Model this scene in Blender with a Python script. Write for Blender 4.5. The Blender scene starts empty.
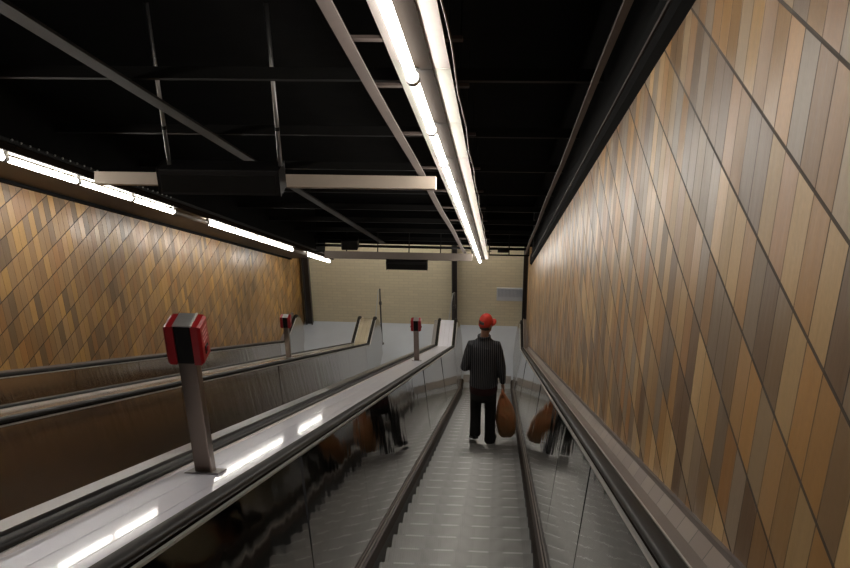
import bpy, bmesh, math, random
from mathutils import Vector, Matrix, noise
random.seed(7)
S = bpy.context.scene
C = S.collection
A = math.radians(30); CA, SA = math.cos(A), math.sin(A)
STEP = 0.4478                      # step pitch along the slope
NOSE = -1.742                     # slope of step edges, measured square to it from the eye
SK = 22.75                        # where the slope meets the landing
ZC = SK * SA - NOSE * CA          # eye height above the landing floor

def P(x, s, h):
    return Vector((x, s * CA + h * SA, ZC - s * SA + h * CA))
def slope_z(y, h):                # height of the plane h at world y
    s = (y - h * SA) / CA
    return ZC - s * SA + h * CA
YK = SK * CA + NOSE * SA

# ------------------------------------------------------------------ camera
F = 1005.0; CX, CY = 425.0, 284.0
d = Vector((500 - CX, 316 - CY, F)).normalized()
lo, hi = 300.0, 6000.0
for _ in range(80):
    m = (lo + hi) / 2
    if d.dot(Vector((33, m, F)).normalized()) > 0.5: lo = m
    else: hi = m
dn = Vector((33, lo, F)).normalized()
xa = dn.cross(d).normalized(); up = -dn; fw = up.cross(xa) * -1
if fw.z < 0: fw = -fw
# rows of the world->view matrix, then to Blender camera axes
R = Matrix(((xa.x, fw.x, up.x), (xa.y, fw.y, up.y), (xa.z, fw.z, up.z)))   # columns: world X, Y, Z in view space
Rt = R.transposed()
cx, cy, cz = Rt @ Vector((1, 0, 0)), Rt @ Vector((0, -1, 0)), Rt @ Vector((0, 0, -1))
cd = bpy.data.cameras.new('camera'); cam = bpy.data.objects.new('camera', cd); C.objects.link(cam)
mw = Matrix((cx, cy, cz)).transposed().to_4x4(); mw.translation = P(0, 0, 0)
cam.matrix_world = mw
cd.sensor_width = 36; cd.lens = F * 36 / 850; cd.clip_start = 0.05; cd.clip_end = 200
S.camera = cam

# ------------------------------------------------------------------ helpers
def newobj(name, bm, mat, parent=None, smooth=False):
    bmesh.ops.recalc_face_normals(bm, faces=bm.faces)
    me = bpy.data.meshes.new(name); bm.to_mesh(me); bm.free()
    return linkme(name, me, mat, parent, smooth)
def linkme(name, me, mat, parent=None, smooth=False):
    o = bpy.data.objects.new(name, me); C.objects.link(o)
    if mat:
        for mm in (mat if isinstance(mat, (list, tuple)) else [mat]): me.materials.append(mm)
    if smooth:
        for p in me.polygons: p.use_smooth = True
    if parent:
        o.parent = parent; o.matrix_parent_inverse = Matrix.Translation(parent.location).inverted() if parent.rotation_euler.z == 0 else Matrix.Identity(4)
    return o
def tag(o, label, cat, group=None):
    o['label'] = label; o['category'] = cat
    if group: o['group'] = group
    return o
def thing(name, loc, label, cat, group=None):
    o = bpy.data.objects.new(name, None); C.objects.link(o); o.location = loc; o.empty_display_size = .1
    return tag(o, label, cat, group)
def struct(o): o['kind'] = 'structure'; return o

def add_box(bm, c, sx, sy, sz, rot=None, bevel=0):
    vs = []
    for i in (-1, 1):
        for j in (-1, 1):
            for k in (-1, 1):
                v = Vector((i * sx / 2, j * sy / 2, k * sz / 2))
                if rot: v = rot @ v
                vs.append(bm.verts.new(v + Vector(c)))
    fs = []
    for f in ((0, 1, 3, 2), (4, 6, 7, 5), (0, 4, 5, 1), (2, 3, 7, 6), (0, 2, 6, 4), (1, 5, 7, 3)):
        fs.append(bm.faces.new([vs[q] for q in f]))
    if bevel:
        es = list({e for f in fs for e in f.edges})
        bmesh.ops.bevel(bm, geom=es, offset=bevel, segments=2, affect='EDGES', profile=.5)
RS = Matrix.Rotation(-A, 3, 'X')          # slope frame: local y runs down the slope
def sbox(bm, x0, x1, s0, s1, h0, h1, bevel=0):
    add_box(bm, P((x0 + x1) / 2, (s0 + s1) / 2, (h0 + h1) / 2), abs(x1 - x0), abs(s1 - s0), abs(h1 - h0), RS, bevel)
def add_tube(bm, pts, rad, n=10, caps=True):
    pts = [Vector(p) for p in pts]
    rr = rad if isinstance(rad, (list, tuple)) else [rad] * len(pts)
    rings = []; prev = None
    for i, p in enumerate(pts):
        t = (pts[min(i + 1, len(pts) - 1)] - pts[max(i - 1, 0)]).normalized()
        if prev is None:
            a = Vector((0, 0, 1)) if abs(t.z) < .9 else Vector((1, 0, 0))
            u = t.cross(a).normalized()
        else:
            u = (prev - t * prev.dot(t)).normalized()
        prev = u; w = t.cross(u)
        r = rr[i]; r1, r2 = r if isinstance(r, tuple) else (r, r)
        rings.append([bm.verts.new(p + u * math.cos(2 * math.pi * k / n) * r1 + w * math.sin(2 * math.pi * k / n) * r2) for k in range(n)])
    for a, b in zip(rings, rings[1:]):
        for k in range(n): bm.faces.new((a[k], a[(k + 1) % n], b[(k + 1) % n], b[k]))
    if caps: bm.faces.new(rings[0]); bm.faces.new(list(reversed(rings[-1])))
def add_loft(bm, rings, closed=True, caps=True):
    rs = [[bm.verts.new(v) for v in r] for r in rings]
    n = len(rs[0])
    for a, b in zip(rs, rs[1:]):
        for k in range(n if closed else n - 1):
            bm.faces.new((a[k], a[(k + 1) % n], b[(k + 1) % n], b[k]))
    if caps and closed:
        bm.faces.new(rs[0]); bm.faces.new(list(reversed(rs[-1])))
def prism_s(bm, prof, s0, s1):            # closed (x,h) outline pushed along the slope
    add_loft(bm, [[P(x, s0, h) for x, h in prof], [P(x, s1, h) for x, h in prof]])

# path along the step edges: slope, bend, landing
RB = 1.15
def frames(u0, u1, du=1.0):
    """stations along the step-edge path: list of (y, z, ty, tz); u is measured along the slope, 0 at the eye"""
    tl = RB * math.tan(A / 2); ua = SK - tl; ub = ua + RB * A
    us = [u0]; u = math.floor(u0 / du) * du + du
    while u < u1 - 1e-6:
        if u > u0 + 1e-6 and not (ua - .02 < u < ub + .02): us.append(u)
        u += du
    for k in range(9):
        q = ua + (ub - ua) * k / 8
        if u0 < q < u1: us.append(q)
    us.append(u1); us = sorted(set(round(q, 5) for q in us))
    ps = P(0, ua, NOSE)
    cyy, czz = ps.y + RB * SA, ps.z + RB * CA
    out = []
    for u in us:
        if u <= ua:
            p = P(0, u, NOSE); out.append((p.y, p.z, CA, -SA))
        elif u <= ub:
            a = A - (u - ua) / RB
            out.append((cyy - RB * math.sin(a), czz - RB * math.cos(a), math.cos(a), -math.sin(a)))
        else:
            out.append((cyy + (u - ub), czz - RB, 1.0, 0.0))
    return out
def at_frame(f, x, k):
    y, z, ty, tz = f
    return Vector((x, y - tz * k, z + ty * k))
UEND = SK + 1.35                          # where the straight part of the newels ends

# ------------------------------------------------------------------ materials
def mat(name): 
    m = bpy.data.materials.new(name); m.use_nodes = True
    return m, m.node_tree, m.node_tree.nodes['Principled BSDF']
def setp(b, **k):
    names = dict(col='Base Color', rough='Roughness', metal='Metallic', emit='Emission Color', es='Emission Strength', spec='Specular IOR Level', coat='Coat Weight', aniso='Anisotropic', alpha='Alpha', crough='Coat Roughness')
    for q, v in k.items():
        s = b.inputs[names[q]]
        s.default_value = (*v, 1) if isinstance(v, tuple) and len(v) == 3 else v
def simple(name, col, rough=.5, metal=0, vary=.12, scale=8, stretch=(1, 1, 1), bump=0, bscale=30, **kw):
    m, t, b = mat(name); setp(b, col=col, rough=rough, metal=metal, **kw)
    tc = t.nodes.new('ShaderNodeTexCoord'); mp = t.nodes.new('ShaderNodeMapping'); mp.inputs['Scale'].default_value = stretch
    t.links.new(tc.outputs['Object'], mp.inputs['Vector'])
    nz = t.nodes.new('ShaderNodeTexNoise'); nz.inputs['Scale'].default_value = scale; nz.inputs['Detail'].default_value = 4
    t.links.new(mp.outputs['Vector'], nz.inputs['Vector'])
    mx = t.nodes.new('ShaderNodeMix'); mx.data_type = 'RGBA'
    mx.inputs['A'].default_value = (*[c * (1 - vary) for c in col], 1); mx.inputs['B'].default_value = (*[min(1, c * (1 + vary)) for c in col], 1)
    t.links.new(nz.outputs['Fac'], mx.inputs['Factor']); t.links.new(mx.outputs['Result'], b.inputs['Base Color'])
    if bump:
        n2 = t.nodes.new('ShaderNodeTexNoise'); n2.inputs['Scale'].default_value = bscale; n2.inputs['Detail'].default_value = 2
        t.links.new(mp.outputs['Vector'], n2.inputs['Vector'])
        bp = t.nodes.new('ShaderNodeBump'); bp.inputs['Strength'].default_value = 1; bp.inputs['Distance'].default_value = bump
        t.links.new(n2.outputs['Fac'], bp.inputs['Height']); t.links.new(bp.outputs['Normal'], b.inputs['Normal'])
    return m
def emis(name, col, strength):
    m, t, b = mat(name); setp(b, col=(.9, .9, .9), rough=.4, emit=col, es=strength); return m

def M(t, op, a, b=None, c=None):
    n = t.nodes.new('ShaderNodeMath'); n.operation = op
    for i, v in enumerate((a, b, c)):
        if v is None: continue
        if isinstance(v, (int, float)): n.inputs[i].default_value = v
        else: t.links.new(v, n.inputs[i])
    return n.outputs[0]
def plank_mat(name, W, H, z0, palette, hue=1.0):
    m, t, b = mat(name)
    tc = t.nodes.new('ShaderNodeTexCoord'); sp = t.nodes.new('ShaderNodeSeparateXYZ'); t.links.new(tc.outputs['Object'], sp.inputs[0])
    u = M(t, 'DIVIDE', sp.outputs['Y'], W); v = M(t, 'DIVIDE', M(t, 'SUBTRACT', sp.outputs['Z'], z0), H)
    iv = M(t, 'FLOOR', v); fv = M(t, 'SUBTRACT', v, iv)
    iu = M(t, 'FLOOR', u); fu = M(t, 'SUBTRACT', u, iu)
    cb = t.nodes.new('ShaderNodeCombineXYZ'); t.links.new(iu, cb.inputs[0]); t.links.new(iv, cb.inputs[1])
    wn = t.nodes.new('ShaderNodeTexWhiteNoise'); wn.noise_dimensions = '2D'; t.links.new(cb.outputs[0], wn.inputs['Vector'])
    sc = t.nodes.new('ShaderNodeSeparateColor'); t.links.new(wn.outputs['Color'], sc.inputs[0])
    rp = t.nodes.new('ShaderNodeValToRGB'); rp.color_ramp.interpolation = 'CONSTANT'
    el = rp.color_ramp.elements
    el[0].position = 0; el[0].color = (*palette[0], 1); el[1].position = 1 / len(palette); el[1].color = (*palette[1], 1)
    for i, c in enumerate(palette[2:], 2):
        e = el.new(i / len(palette)); e.color = (*c, 1)
    t.links.new(wn.outputs['Value'], rp.inputs[0])
    # grain and mottling of the glaze
    mp = t.nodes.new('ShaderNodeMapping'); mp.inputs['Scale'].default_value = (1, 6, 1); t.links.new(tc.outputs['Object'], mp.inputs[0])
    nz = t.nodes.new('ShaderNodeTexNoise'); nz.inputs['Scale'].default_value = 5; nz.inputs['Detail'].default_value = 5; t.links.new(mp.outputs[0], nz.inputs[0])
    n3 = t.nodes.new('ShaderNodeTexNoise'); n3.inputs['Scale'].default_value = 60; n3.inputs['Detail'].default_value = 2; t.links.new(tc.outputs['Object'], n3.inputs[0])
    g = M(t, 'ADD', M(t, 'MULTIPLY', nz.outputs['Fac'], .25), M(t, 'ADD', M(t, 'MULTIPLY', n3.outputs['Fac'], .25), .75))
    g = M(t, 'MULTIPLY', g, M(t, 'ADD', M(t, 'MULTIPLY', sc.outputs[1], .35), .82))
    mx = t.nodes.new('ShaderNodeMix'); mx.data_type = 'RGBA'; mx.blend_type = 'MULTIPLY'; mx.inputs['Factor'].default_value = 1
    t.links.new(rp.outputs[0], mx.inputs['A'])
    cc = t.nodes.new('ShaderNodeCombineColor'); [t.links.new(g, cc.inputs[q]) for q in range(3)]
    t.links.new(cc.outputs[0], mx.inputs['B'])
    # joints
    ju = M(t, 'MINIMUM', fu, M(t, 'SUBTRACT', 1, fu)); jv = M(t, 'MINIMUM', fv, M(t, 'SUBTRACT', 1, fv))
    ju = M(t, 'MULTIPLY', ju, W); jv = M(t, 'MULTIPLY', jv, H)
    k1 = M(t, 'MULTIPLY', M(t, 'LESS_THAN', ju, .0032), M(t, 'ADD', M(t, 'MULTIPLY', sc.outputs[2], .6), .35))
    k2 = M(t, 'MULTIPLY', M(t, 'LESS_THAN', jv, .006), .9)
    jt = M(t, 'MAXIMUM', k1, k2)
    m2 = t.nodes.new('ShaderNodeMix'); m2.data_type = 'RGBA'; t.links.new(jt, m2.inputs['Factor'])
    t.links.new(mx.outputs['Result'], m2.inputs['A']); m2.inputs['B'].default_value = (.028, .02, .014, 1)
    t.links.new(m2.outputs['Result'], b.inputs['Base Color'])
    rg = M(t, 'ADD', M(t, 'MULTIPLY', sc.outputs[0], .12), .3); rg = M(t, 'ADD', rg, M(t, 'MULTIPLY', jt, .4))
    t.links.new(rg, b.inputs['Roughness'])
    hgt = M(t, 'ADD', M(t, 'MULTIPLY', fu, M(t, 'MULTIPLY', M(t, 'SUBTRACT', sc.outputs[0], .5), .0035)), M(t, 'MULTIPLY', fv, M(t, 'MULTIPLY', M(t, 'SUBTRACT', sc.outputs[1], .5), .006)))
    hgt = M(t, 'ADD', hgt, M(t, 'MULTIPLY', nz.outputs['Fac'], .0012)); hgt = M(t, 'SUBTRACT', hgt, M(t, 'MULTIPLY', jt, .004))
    bp = t.nodes.new('ShaderNodeBump'); bp.inputs['Strength'].default_value = 1; bp.inputs['Distance'].default_value = 1; t.links.new(hgt, bp.inputs['Height'])
    t.links.new(bp.outputs[0], b.inputs['Normal'])
    return m

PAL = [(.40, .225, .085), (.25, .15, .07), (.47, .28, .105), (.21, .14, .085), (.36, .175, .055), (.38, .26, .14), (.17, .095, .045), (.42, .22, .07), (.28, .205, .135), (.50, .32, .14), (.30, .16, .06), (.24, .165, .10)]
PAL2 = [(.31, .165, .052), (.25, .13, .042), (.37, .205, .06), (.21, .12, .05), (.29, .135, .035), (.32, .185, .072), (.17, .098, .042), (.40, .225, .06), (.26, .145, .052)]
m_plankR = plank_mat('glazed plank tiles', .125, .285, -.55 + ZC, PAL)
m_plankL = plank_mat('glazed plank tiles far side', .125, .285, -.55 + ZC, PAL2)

m_black = simple('matt black soffit', (.006, .006, .006), .9, vary=.4, scale=3, spec=0.05)
m_dark = simple('dark painted steel', (.008, .0075, .007), .6, vary=.3, scale=12, spec=0.15)
m_bar = simple('dull pink-brown painted bar', (.06, .044, .038), .6, vary=.2, scale=10, spec=0.25)
m_bargrey = simple('grey galvanised bar', (.028, .026, .026), .55, vary=.25, scale=10, spec=0.2)
m_channel = simple('cream painted channel', (.52, .44, .36), .5, vary=.1)
m_channel2 = simple('brown-grey painted channel', (.20, .165, .14), .5, vary=.1)
m_soffit = simple('dark brown soffit metal', (.035, .024, .017), .5, vary=.3, scale=4, spec=0.2)
m_white = simple('white enamel reflector', (.82, .80, .72), .45, vary=.05, scale=20)
m_white2 = simple('pinkish enamel reflector', (.82, .74, .70), .45, vary=.05, scale=20)
m_chan = simple('brown lamp channel', (.010, .006, .0035), .7, vary=.2, spec=.02)
m_holder = simple('grey lamp holder', (.35, .34, .33), .5)
m_tube = emis('lit fluorescent tube', (1.0, .95, .87), 22)
m_dead = simple('unlit tube', (.30, .26, .22), .3)
m_rod = simple('steel rod', (.35, .34, .33), .35, metal=.9)
m_signbox = simple('black sign housing', (.012, .011, .011), .5, vary=.3, spec=0.25)
m_rubber = simple('black handrail rubber', (.006, .005, .0045), .5, vary=.3, scale=6, spec=0.18)
m_trim = simple('bright steel trim', (.72, .70, .67), .28, metal=.6, vary=.05)
m_track = simple('dark brown brush strip', (.028, .019, .014), .5, vary=.2, scale=20, spec=0.15)
m_skirt = simple('black skirt plate', (.02, .02, .02), .4, vary=.2, spec=0.1)
m_deck = simple('satin steel deck', (.82, .82, .92), .36, metal=.4, coat=.3, crough=.05, vary=.06, scale=4, stretch=(1, 1, 1), bump=.0012, bscale=9)
m_deckfar = simple('dull brown steel deck', (.62, .59, .56), .18, metal=1, vary=.1)
m_deck2 = simple('darker steel joint', (.3, .29, .3), .35, metal=1)
m_panel = simple('brushed steel panel', (.40, .385, .365), .045, metal=1, vary=.08, scale=3, bump=.0022, bscale=2.4)
m_panel2 = simple('brown brushed steel panel', (.37, .325, .285), .16, metal=1, vary=.1, scale=3, stretch=(1, 3, .6), bump=.004, bscale=2.0)
m_newel = simple('pale steel newel panel', (.58, .57, .56), .25, metal=1, vary=.05)
m_ledge = simple('brown metal ledge', (.21, .165, .14), .4, vary=.08, metal=.3)
m_mould = simple('grey brown moulding', (.13, .105, .095), .45, vary=.1, spec=0.3)
m_floor = simple('blue grey floor tile', (.50, .54, .60), .3, vary=.06, scale=3)
m_red = simple('red plastic', (.30, .010, .013), .35, vary=.08)
m_blackpl = simple('black plastic', (.01, .01, .01), .4)
m_post = simple('brown-grey steel post', (.20, .16, .13), .3, metal=.8, vary=.1, scale=4)
m_postcap = simple('pale steel cap', (.55, .55, .53), .35, metal=.7)
m_col = simple('dark steel column', (.035, .028, .025), .4, vary=.2)
m_plaque = simple('pale grey vent metal', (.50, .52, .55), .5, vary=.04)
m_blade = simple('pale sign blade', (.55, .55, .52), .4)

def brick_mat():
    m, t, b = mat('beige brick'); setp(b, rough=.6)
    tc = t.nodes.new('ShaderNodeTexCoord'); sp = t.nodes.new('ShaderNodeSeparateXYZ'); t.links.new(tc.outputs['Object'], sp.inputs[0])
    cb = t.nodes.new('ShaderNodeCombineXYZ'); t.links.new(sp.outputs['X'], cb.inputs[0]); t.links.new(sp.outputs['Z'], cb.inputs[1])
    br = t.nodes.new('ShaderNodeTexBrick'); t.links.new(cb.outputs[0], br.inputs['Vector'])
    br.inputs['Scale'].default_value = 1; br.inputs['Brick Width'].default_value = .24; br.inputs['Row Height'].default_value = .08; br.inputs['Mortar Size'].default_value = .006
    br.inputs['Color1'].default_value = (.66, .58, .40, 1); br.inputs['Color2'].default_value = (.61, .535, .37, 1); br.inputs['Mortar'].default_value = (.55, .48, .34, 1)
    t.links.new(br.outputs[0], b.inputs['Base Color'])
    return m
m_brick = brick_mat()
def strip_tile_mat():
    m, t, b = mat('mauve brown tile strip'); setp(b, rough=.35)
    tc = t.nodes.new('ShaderNodeTexCoord'); sp = t.nodes.new('ShaderNodeSeparateXYZ'); t.links.new(tc.outputs['Object'], sp.inputs[0])
    u = M(t, 'DIVIDE', sp.outputs['Y'], .19); iu = M(t, 'FLOOR', u); fu = M(t, 'SUBTRACT', u, iu)
    wn = t.nodes.new('ShaderNodeTexWhiteNoise'); wn.noise_dimensions = '1D'; t.links.new(iu, wn.inputs['W'])
    mx = t.nodes.new('ShaderNodeMix'); mx.data_type = 'RGBA'; mx.inputs['A'].default_value = (.21, .16, .135, 1); mx.inputs['B'].default_value = (.29, .23, .19, 1); t.links.new(wn.outputs[0], mx.inputs['Factor'])
    m2 = t.nodes.new('ShaderNodeMix'); m2.data_type = 'RGBA'; t.links.new(M(t, 'LESS_THAN', fu, .04), m2.inputs['Factor']); t.links.new(mx.outputs['Result'], m2.inputs['A']); m2.inputs['B'].default_value = (.05, .04, .035, 1)
    t.links.new(m2.outputs['Result'], b.inputs['Base Color'])
    return m
m_strip = strip_tile_mat()
def step_mat():
    m, t, b = mat('cleated aluminium step'); setp(b, metal=.6, rough=.42)
    tc = t.nodes.new('ShaderNodeTexCoord'); sp = t.nodes.new('ShaderNodeSeparateXYZ'); t.links.new(tc.outputs['Object'], sp.inputs[0])
    nz = t.nodes.new('ShaderNodeTexNoise'); nz.inputs['Scale'].default_value = 5; t.links.new(tc.outputs['Object'], nz.inputs[0])
    # lighter bands across the cleats, each a few hand widths wide
    w = M(t, 'FRACT', M(t, 'ADD', M(t, 'MULTIPLY', sp.outputs['X'], 4.0), .12))
    band = M(t, 'MULTIPLY', M(t, 'GREATER_THAN', w, .5), .10)
    val = M(t, 'ADD', M(t, 'MULTIPLY', nz.outputs['Fac'], .20), M(t, 'ADD', .15, M(t, 'MULTIPLY', band, .2)))
    cc = t.nodes.new('ShaderNodeCombineColor'); t.links.new(val, cc.inputs[0]); t.links.new(M(t, 'MULTIPLY', val, .99), cc.inputs[1]); t.links.new(M(t, 'MULTIPLY', val, .96), cc.inputs[2])
    t.links.new(cc.outputs[0], b.inputs['Base Color'])
    return m
m_step = step_mat()
def edge_mat():
    m, t, b = mat('dashed bright step edge'); setp(b, metal=.5, rough=.4)
    tc = t.nodes.new('ShaderNodeTexCoord'); sp = t.nodes.new('ShaderNodeSeparateXYZ'); t.links.new(tc.outputs['Object'], sp.inputs[0])
    w = M(t, 'FRACT', M(t, 'ADD', M(t, 'MULTIPLY', sp.outputs['X'], 3.9), .18))
    v = M(t, 'ADD', M(t, 'MULTIPLY', M(t, 'GREATER_THAN', w, .45), .55), .25)  # bright and dull dashes alternate along the edge
    cc = t.nodes.new('ShaderNodeCombineColor'); [t.links.new(v, cc.inputs[q]) for q in range(3)]
    t.links.new(cc.outputs[0], b.inputs['Base Color'])
    return m
m_stepedge = edge_mat()

# ------------------------------------------------------------------ setting
YE = YK + 2.99                                  # end wall
XL, XR = -4.95, 0.65
S0 = -2.2                                       # how far up-slope the place is built
def slab(name, x0, x1, s0, s1, h0, h1, m):
    bm = bmesh.new(); sbox(bm, x0, x1, s0, s1, h0, h1); return struct(newobj(name, bm, m))
def side_wall(name, xin, xout, htop, m):
    bm = bmesh.new()
    out = []
    for x in (xin, xout):
        ys = P(0, S0, 0).y
        out.append([Vector((x, ys, slope_z(ys, -2.4))), Vector((x, YK, -.3)), Vector((x, YE + .2, -.3)), Vector((x, YE + .2, 2.95)), Vector((x, P(0, 23.2, htop).y, P(0, 23.2, htop).z)), Vector((x, ys, slope_z(ys, htop)))])
    add_loft(bm, out)
    return struct(newobj(name, bm, m))
side_wall('wall_right', XR, XR + .15, 1.13, m_plankR)
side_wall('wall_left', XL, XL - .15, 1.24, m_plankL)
# upper walls hidden in the dark above the cladding
for nm, x0, x1, h0 in (('trim_1', XR + .02, XR + .15, 1.13), ('trim_2', XL - .15, XL - .02, 1.24)):
    slab(nm, x0, x1, S0, 22.3, h0, 2.4, m_black)
slab('ceiling', XL - .15, XR + .15, S0, 25.2, 2.3, 2.45, m_black)
bm = bmesh.new(); add_box(bm, ((XL + XR) / 2, YE + .1, 2.0), XR - XL + .3, .2, 4.6); struct(newobj('wall_back', bm, m_brick))
bm = bmesh.new(); add_box(bm, ((XL + XR) / 2, (YK + YE) / 2 + .2, -.13), XR - XL, YE - YK - .4 + .4, .26); struct(newobj('floor', bm, m_floor))
# rough concrete slope the escalators are set in
slab('floor_1', XL, XR, S0, SK - .1, -2.6, -2.45, m_black)
# black bulkhead closing the ceiling void above the landing
bm = bmesh.new(); p = P(0, 21.3, 1.5); add_box(bm, ((XL + XR) / 2, p.y, p.z + .6), XR - XL, .12, 1.2); struct(newobj('trim_3', bm, m_black))
# moulding and tiled strip at the foot of the right wall
bm = bmesh.new(); prism_s(bm, [(.612, -.705), (.642, -.645), (.652, -.645), (.652, -.76), (.612, -.76)], S0, 22.1); struct(newobj('baseboard_right', bm, m_strip))
bm = bmesh.new(); prism_s(bm, [(.634, -.652), (.636, -.634), (.652, -.634), (.652, -.652)], S0, 22.1); struct(newobj('trim_4', bm, m_mould))
# dark angle at the head of the right wall
bm = bmesh.new(); prism_s(bm, [(.615, 1.13), (.652, 1.105), (.652, 1.30), (.615, 1.30)], S0, 21.6); struct(newobj('trim_5', bm, m_black))
bm = bmesh.new(); prism_s(bm, [(.604, 1.19), (.618, 1.19), (.618, 1.205), (.604, 1.205)], S0, 20); struct(newobj('trim_6', bm, m_bar))
# dark soffit over the left wall
bm = bmesh.new(); prism_s(bm, [(-3.93, 1.235), (XL, 1.225), (XL, 1.30), (-3.93, 1.30)], S0, 23.2); struct(newobj('trim_7', bm, m_soffit))
bm = bmesh.new(); prism_s(bm, [(XL + .06, 1.195), (XL, 1.195), (XL, 1.23), (XL + .06, 1.23)], S0, 23.2); struct(newobj('trim_8', bm, m_black))
bm = bmesh.new(); prism_s(bm, [(-3.95, 1.30), (-3.93, 1.30), (-3.93, 2.3), (-3.95, 2.3)], S0, 22.2); struct(newobj('trim_9', bm, m_black))

# ------------------------------------------------------------------ escalators
U0 = 1.0
KT = 1.042                                        # deck height square to the step edges
def sweep(name, prof, m, parent, u0=U0, u1=UEND, smooth=False):
    bm = bmesh.new()
    add_loft(bm, [[at_frame(f, x, k) for x, k in prof] for f in frames(u0, u1)])
    return newobj(name, bm, m, parent, smooth)
def newel_path(x, k, ktop=KT, drop=.78, n=12):
    """centre line of a handrail at height k: slope, bend, landing, then round the newel end"""
    fr = frames(U0, UEND)
    pts = [at_frame(f, x, k) for f in fr]
    r = drop / 2 + (k - ktop)
    e = pts[-1]; c = Vector((x, e.y, e.z - r))
    for i in range(1, n + 1):
        a = math.pi * .62 * i / n
        pts.append(Vector((x, c.y + r * math.sin(a), c.z + r * math.cos(a))))
    return pts
def sweep_pts(bm, pts, prof):
    """prof: (dx, dn) closed; n is square to the path, upward on the slope"""
    rings = []
    for i, p in enumerate(pts):
        t = (pts[min(i + 1, len(pts) - 1)] - pts[max(i - 1, 0)]); t.x = 0; t.normalize()
        n = Vector((0, -t.z, t.y))
        rings.append([p + Vector((1, 0, 0)) * dx + n * dn for dx, dn in prof])
    add_loft(bm, rings)
def rail_prof(w, t):
    pr = []
    for i in range(12):
        a = 2 * math.pi * i / 12
        c, s = math.cos(a), math.sin(a)
        pr.append((w / 2 * math.copysign(abs(c) ** .7, c), t / 2 * math.copysign(abs(s) ** .7, s)))
    return pr

# one step, shared by every step: ribbed tread and ribbed curved riser
def step_mesh(w):
    bm = bmesh.new()
    g, r = STEP * CA, STEP * SA
    n = 64; rw = w / n
    # ribbed skin, section runs across x
    def row(fn):
        vs = []
        for i in range(n):
            x = -w / 2 + i * rw
            gap = (i in (n // 2,))
            lo_ = -.012 if gap else -.009
            for xx, dz in ((x, lo_), (x + rw * .48, lo_), (x + rw * .48, 0), (x + rw, 0)):
                vs.append(bm.verts.new(fn(xx, dz if not gap else lo_)))
        return vs
    rows = [row(lambda x, dz: Vector((x, -g, dz - .002))), row(lambda x, dz: Vector((x, -.012, dz)))]
    rows.append(row(lambda x, dz: Vector((x, dz * .6 - .002, -.006 + dz * .3))))
    rows.append(row(lambda x, dz: Vector((x, -.016 + dz, -r * .5))))
    rows.append(row(lambda x, dz: Vector((x, -.045 + dz, -r - .004))))
    for q, (a, b) in enumerate(zip(rows, rows[1:])):
        for i in range(len(a) - 1):
            f = bm.faces.new((a[i], a[i + 1], b[i + 1], b[i]))
            if q == 1: f.material_index = 1
    # body underneath
    add_box(bm, (0, -g / 2 - .02, -.06), w * .98, g * .9, .09)
    me = bpy.data.meshes.new('step'); 
    bmesh.ops.recalc_face_normals(bm, faces=bm.faces); bm.to_mesh(me); bm.free()
    me.materials.append(m_step); me.materials.append(m_stepedge)
    return me
STEP_ME = step_mesh(1.085)
SPH = 7.087 % STEP
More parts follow.
